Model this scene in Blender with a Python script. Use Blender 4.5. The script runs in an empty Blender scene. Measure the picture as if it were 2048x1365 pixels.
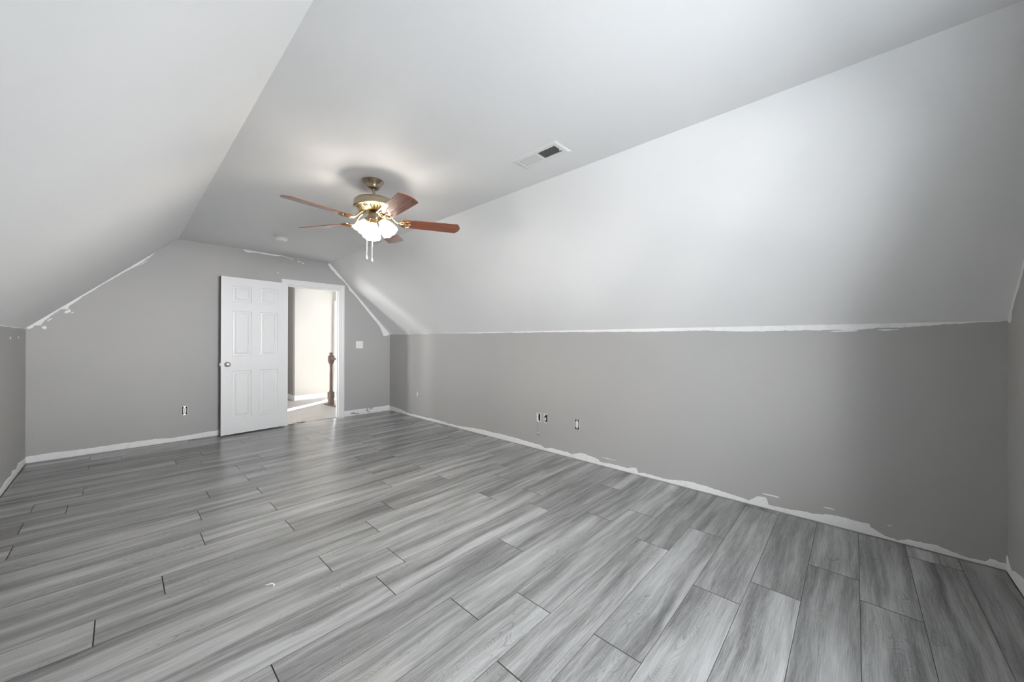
import bpy, bmesh, math, random
from mathutils import Vector, Matrix
random.seed(7)
S = bpy.context.scene
COL = S.collection
PI = math.pi

# ------------------------------------------------------------------ room numbers (metres)
D, R, L, N = 5.993, 3.249, 0.642, 0.601        # back wall, right wall, left wall, near wall
ZK, ZC, XR, XL = 1.346, 2.4585, 2.215, 0.473   # knee wall top, flat ceiling, its two creases
CAMH = 1.2263

# ------------------------------------------------------------------ camera
F_PX, YAW, PITCH, ROLL = 731.82, 0.819, 0.0012, 0.0027
cd = bpy.data.cameras.new('camera'); cam = bpy.data.objects.new('camera', cd); COL.objects.link(cam)
fw = Vector((math.sin(YAW)*math.cos(PITCH), math.cos(YAW)*math.cos(PITCH), math.sin(PITCH)))
rr = Vector((math.cos(YAW), -math.sin(YAW), 0)); uu = rr.cross(fw)
r2 = rr*math.cos(ROLL)+uu*math.sin(ROLL); u2 = -rr*math.sin(ROLL)+uu*math.cos(ROLL)
cam.matrix_world = Matrix(((r2.x, u2.x, -fw.x, 0), (r2.y, u2.y, -fw.y, 0), (r2.z, u2.z, -fw.z, CAMH), (0, 0, 0, 1)))
cd.sensor_fit = 'HORIZONTAL'; cd.sensor_width = 36.0; cd.lens = F_PX*36.0/2048; cd.clip_start = 0.02
S.camera = cam

# ------------------------------------------------------------------ world, sun, daylight, exposure
w = bpy.data.worlds.new('sky'); S.world = w; w.use_nodes = True
bg = w.node_tree.nodes['Background']; bg.inputs[0].default_value = (0.86, 0.93, 1.0, 1); bg.inputs[1].default_value = 4.8
def light(name, kind, loc, direction, energy, color=(1, 1, 1), **kw):
    ld = bpy.data.lights.new(name, kind); ld.energy = energy; ld.color = color
    for k, v in kw.items(): setattr(ld, k, v)
    o = bpy.data.objects.new(name, ld); COL.objects.link(o); o.location = loc
    o.rotation_euler = Vector(direction).to_track_quat('-Z', 'Y').to_euler()
    return o
light('sun', 'SUN', (8, 10, 6), (-0.80, -0.53, -0.42), 60.0, (1.0, 0.97, 0.92), angle=0.009)
# daylight coming in at the gable window behind the camera
light('window_daylight', 'AREA', (-0.45, -2.5, 2.0), (0.12, 1, -0.04), 800.0, (0.97, 0.985, 1.0), shape='RECTANGLE', size=6.0, size_y=3.2)
# added fill light, aimed level through that window to lift the gable
light('gable_fill_light', 'AREA', (0.6, -9.0, 1.30), (0.08, 1, 0.0), 1300.0, (0.98, 0.985, 1.0), shape='RECTANGLE', size=9.0, size_y=1.7)
# low sun glinting off wet ground outside, thrown up through the same window
light('ground_glint', 'AREA', (-2.70, -4.95, -0.15), (0.645, 0.726, 0.245), 22.0, (1.0, 0.99, 0.96), shape='DISK', size=0.45)
# daylight in the hallway: its narrow side window, then an added fill light at the back
light('hall_window_daylight', 'AREA', (-0.64, 8.10, 1.45), (1, -0.95, -0.05), 6.0, (1.0, 0.985, 0.95), shape='RECTANGLE', size=0.34, size_y=1.5, spread=math.radians(84))
light('hall_back_fill_light', 'AREA', (0.52, 8.34, 1.42), (0.25, -1, -0.08), 15.0, (1.0, 0.985, 0.95), shape='RECTANGLE', size=0.80, size_y=1.3, spread=math.radians(120))
S.view_settings.view_transform = 'Standard'; S.view_settings.look = 'None'
S.view_settings.exposure = 1.22; S.view_settings.gamma = 1.0; S.view_settings.use_curve_mapping = False

# ------------------------------------------------------------------ materials
def mat(name, color=(0.8, 0.8, 0.8), rough=0.5, metal=0.0, **kw):
    m = bpy.data.materials.new(name); m.use_nodes = True
    b = m.node_tree.nodes['Principled BSDF']
    b.inputs['Base Color'].default_value = (*color, 1); b.inputs['Roughness'].default_value = rough; b.inputs['Metallic'].default_value = metal
    for k, v in kw.items(): b.inputs[k].default_value = v
    return m
def nd(m, t, **kw):
    n = m.node_tree.nodes.new(t)
    for k, v in kw.items(): setattr(n, k, v)
    return n
def lk(m, a, b): m.node_tree.links.new(a, b)
def pbs(m): return m.node_tree.nodes['Principled BSDF']
def ramp(m, pts):
    n = nd(m, 'ShaderNodeValToRGB'); e = n.color_ramp.elements
    while len(e) < len(pts): e.new(0.5)
    for k, (p, c) in zip(e, pts): k.position = p; k.color = (*c, 1) if len(c) == 3 else c
    return n
def noise(m, vec, scale, detail=3, rough=0.5, dist=0.0):
    n = nd(m, 'ShaderNodeTexNoise'); n.inputs['Scale'].default_value = scale; n.inputs['Detail'].default_value = detail
    n.inputs['Roughness'].default_value = rough; n.inputs['Distortion'].default_value = dist
    if vec is not None: lk(m, vec, n.inputs['Vector'])
    return n
def vmath(m, op, a, b):
    n = nd(m, 'ShaderNodeVectorMath', operation=op)
    for i, x in enumerate((a, b)):
        if hasattr(x, 'is_linked'): lk(m, x, n.inputs[i])
        else: n.inputs[i].default_value = x
    return n.outputs[0]
def fmath(m, op, a, b=0.0, clamp=False):
    n = nd(m, 'ShaderNodeMath', operation=op); n.use_clamp = clamp
    for i, x in enumerate((a, b)):
        if hasattr(x, 'is_linked'): lk(m, x, n.inputs[i])
        else: n.inputs[i].default_value = x
    return n.outputs[0]
def mix(m, f, a, b, blend='MIX'):
    n = nd(m, 'ShaderNodeMix', data_type='RGBA', blend_type=blend)
    for i, x in ((0, f), (6, a), (7, b)):
        if hasattr(x, 'is_linked'): lk(m, x, n.inputs[i])
        else: n.inputs[i].default_value = x if i == 0 else (*x, 1)
    return n.outputs[2]
def coords(m): return nd(m, 'ShaderNodeTexCoord').outputs['Object']

def paint(name, c1, c2, rough, bump=0.03):
    m = mat(name, c1, rough); co = coords(m)
    n = noise(m, co, 0.9, 4, 0.55); r = ramp(m, [(0.35, c1), (0.65, c2)]); lk(m, n.outputs[0], r.inputs[0])
    lk(m, r.outputs[0], pbs(m).inputs['Base Color'])
    n2 = noise(m, co, 120, 3, 0.6); bp = nd(m, 'ShaderNodeBump'); bp.inputs['Strength'].default_value = bump; bp.inputs['Distance'].default_value = 0.01
    n3 = noise(m, co, 1.6, 2, 0.5); s = fmath(m, 'ADD', fmath(m, 'MULTIPLY', n2.outputs[0], 0.10), n3.outputs[0])
    lk(m, s, bp.inputs['Height']); lk(m, bp.outputs[0], pbs(m).inputs['Normal'])
    return m
M = {}
M['grey'] = paint('grey_wall_paint', (0.425, 0.416, 0.404), (0.402, 0.400, 0.395), 0.62)
M['white'] = paint('white_ceiling_paint', (0.80, 0.80, 0.80), (0.775, 0.778, 0.782), 0.72)
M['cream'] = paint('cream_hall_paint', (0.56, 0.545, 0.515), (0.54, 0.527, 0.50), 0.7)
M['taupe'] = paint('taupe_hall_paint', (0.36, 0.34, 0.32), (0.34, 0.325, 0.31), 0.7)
M['patch'] = mat('white_joint_compound', (0.80, 0.80, 0.80), 0.75)
def chalky(m):
    co = coords(m); n = noise(m, co, 30, 5, 0.7); r = ramp(m, [(0.28, (0.70, 0.695, 0.69)), (0.42, (0.80, 0.80, 0.80)), (0.8, (0.86, 0.86, 0.86))])
    lk(m, n.outputs[0], r.inputs[0]); lk(m, r.outputs[0], pbs(m).inputs['Base Color'])
chalky(M['patch'])
M['trim'] = mat('white_trim_paint', (0.80, 0.80, 0.795), 0.35)
M['door'] = mat('white_door_paint', (0.79, 0.79, 0.795), 0.38)
def doorgrain(m):
    co = coords(m); sc = vmath(m, 'MULTIPLY', co, (60, 60, 3)); n = noise(m, sc, 1.5, 4, 0.6)
    bp = nd(m, 'ShaderNodeBump'); bp.inputs['Strength'].default_value = 0.10; bp.inputs['Distance'].default_value = 0.004
    lk(m, n.outputs[0], bp.inputs['Height']); lk(m, bp.outputs[0], pbs(m).inputs['Normal'])
    n2 = noise(m, vmath(m, 'MULTIPLY', co, (14, 14, 5)), 1.0, 5, 0.7); r = ramp(m, [(0.22, (0.70, 0.70, 0.705)), (0.36, (0.79, 0.79, 0.795))])
    lk(m, n2.outputs[0], r.inputs[0]); lk(m, r.outputs[0], pbs(m).inputs['Base Color'])
doorgrain(M['door'])
M['plastic'] = mat('white_plastic', (0.82, 0.82, 0.80), 0.35)
M['black'] = mat('black_box_interior', (0.012, 0.012, 0.012), 0.6)
M['nickel'] = mat('satin_nickel', (0.62, 0.60, 0.57), 0.28, 1.0)
M['steel'] = mat('galvanised_steel', (0.55, 0.55, 0.55), 0.4, 1.0)
M['brass'] = mat('antique_brushed_brass', (0.40, 0.34, 0.25), 0.27, 1.0)
M['gold'] = mat('polished_brass', (0.50, 0.37, 0.18), 0.28, 1.0)
M['edge'] = mat('dark_painted_shade', (0.05, 0.042, 0.036), 0.7)  # near black: shade painted on the door's free edge; the fin uses it too
M['joint'] = mat('plank_joint', (0.08, 0.08, 0.08), 0.7)
M['dark'] = mat('dark_gap', (0.02, 0.02, 0.02), 0.8)
M['smudge'] = mat('taupe_smudge', (0.40, 0.37, 0.35), 0.8)
M['vent'] = mat('white_enamel_vent', (0.74, 0.74, 0.73), 0.45)
M['duct'] = mat('dark_duct', (0.03, 0.03, 0.03), 0.7)
M['chain'] = mat('white_chain', (0.52, 0.50, 0.46), 0.45)
M['fob'] = mat('pale_wood_fob', (0.30, 0.22, 0.14), 0.5)
def wood(name, c1, c2, rough, axis=(4, 60, 60), coat=0.0):
    m = mat(name, c1, rough); co = coords(m); n = noise(m, vmath(m, 'MULTIPLY', co, axis), 1.0, 5, 0.65, 0.6)
    r = ramp(m, [(0.32, c1), (0.68, c2)]); lk(m, n.outputs[0], r.inputs[0]); lk(m, r.outputs[0], pbs(m).inputs['Base Color'])
    pbs(m).inputs['Coat Weight'].default_value = coat; pbs(m).inputs['Coat Roughness'].default_value = 0.09
    return m
M['cherry'] = wood('cherry_blade_wood', (0.16, 0.035, 0.013), (0.31, 0.088, 0.036), 0.26, (4, 70, 70), 1.0)
M['newel'] = wood('brown_stair_wood', (0.15, 0.105, 0.08), (0.22, 0.158, 0.124), 0.45, (50, 50, 5))
def glow(name, col, st, base):
    m = mat(name, base, 0.4); b = pbs(m); b.inputs['Emission Color'].default_value = (*col, 1); b.inputs['Emission Strength'].default_value = st
    return m
M['shade'] = glow('lit_frosted_glass', (1.0, 0.90, 0.74), 0.4, (0.9, 0.88, 0.84))
def frosted(m):
    tr = nd(m, 'ShaderNodeBsdfTransparent'); mx = nd(m, 'ShaderNodeMixShader'); mx.inputs[0].default_value = 0.68
    out = m.node_tree.nodes['Material Output']; lk(m, tr.outputs[0], mx.inputs[1]); lk(m, pbs(m).outputs[0], mx.inputs[2]); lk(m, mx.outputs[0], out.inputs['Surface'])
frosted(M['shade'])
M['bulb'] = glow('lit_bulb', (1.0, 0.93, 0.82), 330.0, (0.9, 0.9, 0.9))

def plank_material():
    m = mat('grey_vinyl_planks', (0.3, 0.3, 0.3), 0.36)
    at = nd(m, 'ShaderNodeAttribute', attribute_name='plank'); rnd = at.outputs['Color']
    off = vmath(m, 'MULTIPLY', rnd, (37.0, 53.0, 11.0)); co = vmath(m, 'ADD', coords(m), off)
    sep = nd(m, 'ShaderNodeSeparateColor'); lk(m, rnd, sep.inputs[0])
    # broad light and dark bands that run the length of a plank
    wob = noise(m, vmath(m, 'MULTIPLY', co, (1.3, 2.2, 1)), 1.0, 2, 0.5)
    wv = nd(m, 'ShaderNodeCombineXYZ'); lk(m, fmath(m, 'MULTIPLY', fmath(m, 'SUBTRACT', wob.outputs[0], 0.5), 0.10), wv.inputs[1])
    cw = vmath(m, 'ADD', co, wv.outputs[0])
    b1 = noise(m, vmath(m, 'MULTIPLY', cw, (0.75, 11.0, 1)), 1.0, 2.5, 0.5)
    b2 = noise(m, vmath(m, 'MULTIPLY', cw, (1.6, 42.0, 1)), 1.0, 3, 0.55)
    fine = noise(m, vmath(m, 'MULTIPLY', co, (9.0, 260.0, 1)), 1.0, 3, 0.6)
    v = fmath(m, 'ADD', fmath(m, 'MULTIPLY', b1.outputs[0], 0.52), fmath(m, 'MULTIPLY', b2.outputs[0], 0.22))
    v = fmath(m, 'ADD', v, fmath(m, 'MULTIPLY', fine.outputs[0], 0.26))
    r = ramp(m, [(0.36, (0.110, 0.109, 0.108)), (0.45, (0.205, 0.205, 0.205)), (0.54, (0.315, 0.316, 0.317)), (0.65, (0.430, 0.432, 0.435))])
    lk(m, v, r.inputs[0])
    # cathedral grain and knots: contour lines of a stretched noise, only in the darker bands
    k = noise(m, vmath(m, 'MULTIPLY', cw, (3.6, 12.0, 1)), 1.0, 1.0, 0.4, 0.35)
    line = fmath(m, 'ABSOLUTE', fmath(m, 'SUBTRACT', fmath(m, 'FRACT', fmath(m, 'MULTIPLY', k.outputs[0], 30.0)), 0.5))
    lr = ramp(m, [(0.0, (1, 1, 1)), (0.16, (0, 0, 0))]); lk(m, line, lr.inputs[0])
    kn = noise(m, vmath(m, 'MULTIPLY', co, (1.7, 7.0, 1)), 1.0, 1.0); kr = ramp(m, [(0.50, (0, 0, 0)), (0.62, (1, 1, 1))]); lk(m, kn.outputs[0], kr.inputs[0])
    f = fmath(m, 'MULTIPLY', fmath(m, 'MULTIPLY', lr.outputs[0], kr.outputs[0]), 0.46)
    c = mix(m, f, r.outputs[0], (0.09, 0.09, 0.09))
    f2 = fmath(m, 'MULTIPLY', kr.outputs[0], 0.18); c = mix(m, f2, c, (0.12, 0.12, 0.12))
    # short pale pores
    p = noise(m, vmath(m, 'MULTIPLY', co, (30.0, 420.0, 1)), 1.0, 2, 0.5); pr_ = ramp(m, [(0.60, (0, 0, 0)), (0.72, (1, 1, 1))]); lk(m, p.outputs[0], pr_.inputs[0])
    c = mix(m, fmath(m, 'MULTIPLY', pr_.outputs[0], 0.25), c, (0.46, 0.46, 0.46))
    tone = fmath(m, 'ADD', fmath(m, 'MULTIPLY', sep.outputs[0], 0.22), 0.89)
    tv = nd(m, 'ShaderNodeCombineXYZ')
    for i in range(3): lk(m, tone, tv.inputs[i])
    c = mix(m, 1.0, c, tv.outputs[0], 'MULTIPLY')
    lk(m, c, pbs(m).inputs['Base Color'])
    rg = fmath(m, 'ADD', fmath(m, 'MULTIPLY', fine.outputs[0], 0.14), 0.17); lk(m, rg, pbs(m).inputs['Roughness'])
    bp = nd(m, 'ShaderNodeBump'); bp.inputs['Strength'].default_value = 0.12; bp.inputs['Distance'].default_value = 0.002
    lk(m, fine.outputs[0], bp.inputs['Height']); lk(m, bp.outputs[0], pbs(m).inputs['Normal'])
    return m
M['plank'] = plank_material()
M['hallfloor'] = wood('pale_hall_vinyl', (0.34, 0.315, 0.295), (0.44, 0.415, 0.395), 0.5, (3, 22, 10))

# ------------------------------------------------------------------ mesh helpers
def link(name, bm, m, parent=None, smooth=False, loc=None, rot=None, normals=True):
    if normals: bmesh.ops.recalc_face_normals(bm, faces=bm.faces)
    me = bpy.data.meshes.new(name); bm.to_mesh(me); bm.free()
    for x in (m if isinstance(m, (list, tuple)) else [m]): me.materials.append(x)
    if smooth:
        for p in me.polygons: p.use_smooth = True
        if smooth != 'all':
            try: me.set_sharp_from_angle(angle=math.radians(38))
            except Exception: pass
    o = bpy.data.objects.new(name, me); COL.objects.link(o)
    if loc: o.location = loc
    if rot: o.rotation_euler = rot
    if parent: o.parent = parent
    return o
def thing(name, label, cat, loc, rot=(0, 0, 0), group=None, kind=None):
    o = bpy.data.objects.new(name, None); COL.objects.link(o); o.location = loc; o.rotation_euler = rot; o.empty_display_size = 0.1
    return tag(o, label, cat, group, kind)
def tag(o, label, cat, group=None, kind=None):
    o['label'] = label; o['category'] = cat
    if group: o['group'] = group
    if kind: o['kind'] = kind
    return o
def struct(o, label=None, cat=None):
    o['kind'] = 'structure'
    if label: o['label'] = label
    if cat: o['category'] = cat
    return o
def box(bm, x0, x1, y0, y1, z0, z1, bevel=0.0, mi=0):
    vs = [bm.verts.new((x, y, z)) for z in (z0, z1) for y in (y0, y1) for x in (x0, x1)]
    fs = [bm.faces.new([vs[i] for i in q]) for q in ((0, 2, 3, 1), (4, 5, 7, 6), (0, 1, 5, 4), (2, 6, 7, 3), (0, 4, 6, 2), (1, 3, 7, 5))]
    for f in fs: f.material_index = mi
    if bevel:
        es = {e for f in fs for e in f.edges}
        bmesh.ops.bevel(bm, geom=list(es), offset=bevel, segments=2, affect='EDGES', profile=0.6)
def prism(bm, pts, ax, a, b):
    """polygon pts (2-D) extruded along axis ax from a to b; 2-D order: x-axis -> (y,z), y-axis -> (x,z), z-axis -> (x,y)"""
    def P(p, t): return {'x': (t, p[0], p[1]), 'y': (p[0], t, p[1]), 'z': (p[0], p[1], t)}[ax]
    A = [bm.verts.new(P(p, a)) for p in pts]; B = [bm.verts.new(P(p, b)) for p in pts]; n = len(pts)
    bm.faces.new(A); bm.faces.new(list(reversed(B)))
    for i in range(n): bm.faces.new((A[i], B[i], B[(i+1) % n], A[(i+1) % n]))
def lathe(bm, prof, seg=32, mtx=None, scal=None):
    """prof: list of (r, z); closed at ends when r == 0"""
    rings = []
    for r, z in prof:
        if r < 1e-6: rings.append([bm.verts.new((0, 0, z))])
        else:
            ring = []
            for i in range(seg):
                k = r*(1+(scal(i, seg, z) if scal else 0)); a = 2*PI*i/seg
                ring.append(bm.verts.new((k*math.cos(a), k*math.sin(a), z)))
            rings.append(ring)
    new = [v for q in rings for v in q]
    for A, B in zip(rings, rings[1:]):
        if len(A) == 1 and len(B) == 1: continue
        for i in range(seg):
            j = (i+1) % seg
            if len(A) == 1: bm.faces.new((A[0], B[i], B[j]))
            elif len(B) == 1: bm.faces.new((A[i], A[j], B[0]))
            else: bm.faces.new((A[i], A[j], B[j], B[i]))
    if mtx is not None: bmesh.ops.transform(bm, matrix=mtx, verts=new)
    return new
def tube(bm, pts, rad, seg=8, cap=True):
    pts = [Vector(p) for p in pts]; n = len(pts); rings = []
    rads = rad if isinstance(rad, (list, tuple)) else [rad]*n
    t = (pts[1]-pts[0]).normalized(); up = Vector((0, 0, 1)) if abs(t.z) < 0.9 else Vector((1, 0, 0))
    a = t.cross(up).normalized()
    for i, p in enumerate(pts):
        t = (pts[min(i+1, n-1)]-pts[max(i-1, 0)]).normalized()
        a = (a-t*a.dot(t)).normalized(); b = t.cross(a)
        rings.append([bm.verts.new(p+(a*math.cos(2*PI*k/seg)+b*math.sin(2*PI*k/seg))*rads[i]) for k in range(seg)])
    for A, B in zip(rings, rings[1:]):
        for k in range(seg): bm.faces.new((A[k], A[(k+1) % seg], B[(k+1) % seg], B[k]))
    if cap: bm.faces.new(rings[0]); bm.faces.new(rings[-1])
def interp(pts, s):
    if s <= pts[0][0]: return pts[0][1]
    for (a, u), (b, v) in zip(pts, pts[1:]):
        if s <= b: return u+(v-u)*(s-a)/(b-a+1e-9)
    return pts[-1][1]
def jag(rng, n, amp):
    o = [0.0]*n
    for step, k in ((9, 0.5), (4, 0.35), (1, 0.4)):
        q = [rng.uniform(-1, 1) for _ in range(n//step+3)]
        for i in range(n):
            j = i/step; a = int(j); t = j-a; o[i] += k*amp*(q[a]*(1-t)+q[a+1]*t)
    return o
def ragged(bm, P, s0, s1, lo, hi, amp=0.006, step=0.010, th=0.0016, seed=1, lo_amp=0.0):
    """a strip of white compound: P(s, t, h) -> point; s along, t across, h off the wall. lo / hi: profiles [(s, t)]"""
    rng = random.Random(seed); n = max(3, int(abs(s1-s0)/step)+1)
    ja = jag(rng, n, amp); jb = jag(rng, n, lo_amp)
    prev = None
    for i in range(n):
        s = s0+(s1-s0)*i/(n-1); a = interp(lo, s)+jb[i]; b = interp(hi, s)+ja[i]
        b = max(b, a+0.002)
        q = [bm.verts.new(P(s, a, 0.0)), bm.verts.new(P(s, a, th)), bm.verts.new(P(s, b-0.002 if b-a > 0.006 else b, th)), bm.verts.new(P(s, b, 0.0))]
        if prev:
            for k in range(3): bm.faces.new((prev[k], q[k], q[k+1], prev[k+1]))
            bm.faces.new((prev[3], q[3], q[0], prev[0]))
        else: bm.faces.new(q)
        prev = q
    bm.faces.new(prev)
def blob(bm, P, s, t, rs, rt, seed, th=0.0015, n=18):
    rng = random.Random(seed); v = []
    for i in range(n):
        a = 2*PI*i/n; k = rng.uniform(0.6, 1.1); v.append((s+rs*k*math.cos(a), t+rt*k*math.sin(a)))
    A = [bm.verts.new(P(x, y, 0.0)) for x, y in v]; B = [bm.verts.new(P(x, y, th)) for x, y in v]
    bm.faces.new(A); bm.faces.new(list(reversed(B)))
    for i in range(n): bm.faces.new((A[i], A[(i+1) % n], B[(i+1) % n], B[i]))

# ------------------------------------------------------------------ room shell
TH = 0.115
DX0, DX1, DZ = 1.640, 2.388, 2.045               # doorway in the back wall
WX0, WX1, WZ0, WZ1 = 0.66, 1.60, 0.75, 1.95      # window in the near wall (behind the camera)

bm = bmesh.new()
ZJ = ZK+(R-DX1)*(ZC-ZK)/(R-XR)
for poly in ([(-L, -0.02), (DX0, -0.02), (DX0, ZC), (XL, ZC), (-L, ZK)], [(DX0, DZ), (DX1, DZ), (DX1, ZJ), (XR, ZC), (DX0, ZC)], [(DX1, -0.02), (R, -0.02), (R, ZK), (DX1, ZJ)]):
    prism(bm, poly, 'y', D, D+TH)
bmesh.ops.remove_doubles(bm, verts=bm.verts, dist=1e-5)
struct(link('wall_back', bm, M['grey']), 'grey painted gable wall with the open doorway', 'wall')
bm = bmesh.new()
for poly in ([(-L, -0.02), (WX0, -0.02), (WX0, ZC), (XL, ZC), (-L, ZK)], [(WX1, -0.02), (R, -0.02), (R, ZK), (XR, ZC), (WX1, ZC)],
             [(WX0, -0.02), (WX1, -0.02), (WX1, WZ0), (WX0, WZ0)], [(WX0, WZ1), (WX1, WZ1), (WX1, ZC), (WX0, ZC)]):
    prism(bm, poly, 'y', -N-0.15, -N)
struct(link('wall_front', bm, M['grey']), 'grey wall at the right edge of the picture', 'wall')
bm = bmesh.new(); box(bm, R, R+TH, -N-0.15, D+TH, -0.02, ZK)
struct(link('wall_right', bm, M['grey']), 'low grey knee wall under the right slope', 'wall')
bm = bmesh.new(); box(bm, -L-TH, -L, -N-0.15, D+TH, -0.02, ZK)
struct(link('wall_left', bm, M['grey']), 'low grey knee wall under the left slope', 'wall')
bm = bmesh.new(); prism(bm, [(XL, ZC), (XR, ZC), (XR, ZC+TH), (XL, ZC+TH)], 'y', -N-0.15, D+TH)
struct(link('ceiling', bm, M['white']), 'flat white strip of ceiling holding the fan', 'ceiling')
bm = bmesh.new(); prism(bm, [(R, ZK), (R+0.17, ZK), (XR, ZC+0.18), (XR, ZC)], 'y', -N-0.15, D+TH)
struct(link('ceiling_right', bm, M['white']), 'white sloped ceiling above the right knee wall', 'ceiling')
bm = bmesh.new(); prism(bm, [(-L, ZK), (XL, ZC), (XL, ZC+0.18), (-L-0.17, ZK)], 'y', -N-0.15, D+TH)
struct(link('ceiling_left', bm, M['white']), 'white sloped ceiling above the left knee wall', 'ceiling')

# window in the near wall: frame and sashes (out of the photograph, it lets the daylight in)
bm = bmesh.new(); yw = -N-0.10
for x0, x1, z0, z1 in ((WX0, WX0+0.045, WZ0, WZ1), (WX1-0.045, WX1, WZ0, WZ1), (WX0, WX1, WZ0, WZ0+0.045), (WX0, WX1, WZ1-0.045, WZ1),
                       (WX0, WX1, 1.325, 1.375), (1.122, 1.138, WZ0, WZ1)):
    box(bm, x0, x1, yw-0.02, yw+0.02, z0, z1)
struct(link('window_1', bm, M['trim']), 'white double window in the near gable wall', 'window')

# ------------------------------------------------------------------ floor of planks
ROW0, PW, PL = -0.0215, 0.2041, 1.2130
JO = {0: 2.597, 1: 2.204, 2: 1.978, 3: 1.359, 4: 2.202, 5: 1.327, 6: 1.078, 7: 1.605, 8: 0.911, 9: 1.082, 10: 0.772, 11: 1.140, 12: 1.363, 13: 0.771,
      14: 0.350, 15: 0.778, 16: 0.382, 17: 0.780, 18: 0.478, 19: 0.772, 20: 0.950, 21: 0.778, 22: 1.008, 23: 0.559, 24: 0.382, 25: 0.600, 26: 1.006, 27: 0.011, 28: -0.212}
bm = bmesh.new(); fl = bm.loops.layers.float_color.new('plank'); rng = random.Random(5)
fx0, fx1, fy0, fy1 = -L+0.006, R-0.006, -N+0.006, D+0.05
def plank(x0, x1, y0, y1):
    x0, x1 = max(x0, fx0), min(x1, fx1); y0, y1 = max(y0, fy0), min(y1, fy1)
    if x1-x0 < 0.01 or y1-y0 < 0.01: return
    c = (rng.random(), rng.random(), rng.random(), 1); b = 0.0012; ex = 0.0012; ey = 0.0005
    lo = [bm.verts.new(p) for p in ((x0+ex, y0+ey, -0.004), (x1-ex, y0+ey, -0.004), (x1-ex, y1-ey, -0.004), (x0+ex, y1-ey, -0.004))]
    mi = [bm.verts.new(p) for p in ((x0+ex, y0+ey, -0.0006), (x1-ex, y0+ey, -0.0006), (x1-ex, y1-ey, -0.0006), (x0+ex, y1-ey, -0.0006))]
    up = [bm.verts.new(p) for p in ((x0+ex+b, y0+ey+b/2, 0), (x1-ex-b, y0+ey+b/2, 0), (x1-ex-b, y1-ey-b/2, 0), (x0+ex+b, y1-ey-b/2, 0))]
    fs = [bm.faces.new(up)]
    for A, B in ((lo, mi), (mi, up)):
        for i in range(4):
            f_ = bm.faces.new((A[i], A[(i+1) % 4], B[(i+1) % 4], B[i])); f_.material_index = 2; fs.append(f_)
    for f in fs:
        for l in f.loops: l[fl] = c
for k in range(-4, 31):
    y0 = ROW0+k*PW; y1 = y0+PW
    if y0 > fy1: break
    x = JO.get(k, rng.uniform(0, PL)); x -= PL*math.ceil((x+L)/PL+1)
    while x < R:
        if k >= 29 or y1 > D:        # the last row stops at the gable and only runs on through the doorway
            plank(x, x+PL, y0, min(y1, D-0.006))
            if x+PL > DX0 and x < DX1:
                sx, ex_ = max(x, DX0+0.004), min(x+PL, DX1-0.004); plank(sx, ex_, max(y0, D-0.006), y1)
        else: plank(x, x+PL, y0, y1)
        x += PL
n0 = len(bm.faces)
box(bm, -L, R, -N, D, -0.06, -0.0045, mi=1)
for f in bm.faces:
    if f.material_index == 1:
        for l in f.loops: l[fl] = (0, 0, 0, 1)
struct(link('floor', bm, [M['plank'], M['dark'], M['joint']]), 'grey wood-look vinyl plank floor', 'floor')

# ------------------------------------------------------------------ white compound strips where trim was pulled off
def Pright(s, t, h): return (R-h, s, t)
def Pleft(s, t, h): return (-L+h, s, t)
def Pback(s, t, h): return (s, D-h, t)
def Pnear(s, t, h): return (s, -N+h, t)
RB = [(5.981, .081), (5.721, .076), (5.515, .059), (5.396, .033), (5.167, .037), (4.81, .040), (4.545, .044), (4.326, .034), (4.12, .032), (3.843, .048), (3.635, .062), (3.439, .061), (3.277, .065), (3.078, .061), (2.952, .061), (2.851, .057), (2.734, .057), (2.602, .053), (2.538, .030), (2.423, .050), (2.304, .043), (2.222, .050), (2.174, .036), (2.127, .059), (2.065, .079), (1.945, .066), (1.859, .053), (1.839, .033), (1.705, .042), (1.557, .040), (1.466, .060), (1.446, .020), (1.388, .034), (1.303, .030), (1.176, .032), (1.024, .056), (.896, .058), (.805, .046), (.689, .040), (.579, .026), (.526, .074), (.469, .084), (.46, .036), (.4, .032), (.305, .040), (.171, .054), (.107, .071), (.026, .076), (-.071, .071), (-.08, .048), (-.145, .025), (-.198, .018), (-.241, .040), (-.275, .035), (-.348, .045), (-.41, .03), (-.47, .02), (-.534, .022), (-.541, .045), (-.576, .04), (-.601, .042)]
RB = sorted(RB)
bm = bmesh.new(); ragged(bm, Pright, -N+0.002, D-0.002, [(-N, .006), (D, .006)], RB, 0.006, 0.008, 0.004, 3)
for s, t, a, b_, sd in ((0.44, .105, .06, .006, 1), (0.12, .112, .03, .004, 2), (1.75, .085, .08, .003, 5), (-.16, .094, .012, .003, 8)):
    blob(bm, Pright, s, t, a, b_, sd)
struct(link('baseboard_right', bm, M['patch']), 'ragged white strip along the foot of the right wall', 'baseboard')
bm = bmesh.new()
ragged(bm, Pback, -L+0.002, DX0-0.075, [(-L, .006), (DX0, .006)], [(-.639, .069), (-.443, .073), (-.278, .067), (-.045, .070), (.102, .073), (.257, .069), (.42, .055), (.593, .058), (.78, .072), (1.6, .07)], 0.004, 0.008, 0.004, 11)
ragged(bm, Pback, DX1+0.072, R-0.003, [(-L, .004), (R, .004)], [(2.553, .096), (2.685, .098), (2.794, .097), (2.906, .09), (3.036, .093), (3.24, .094)], 0.003, 0.008, 0.004, 12)
back_strip = struct(link('baseboard_back', bm, M['patch']), 'thin white strip along the foot of the gable wall', 'baseboard')
bm = bmesh.new()
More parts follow.
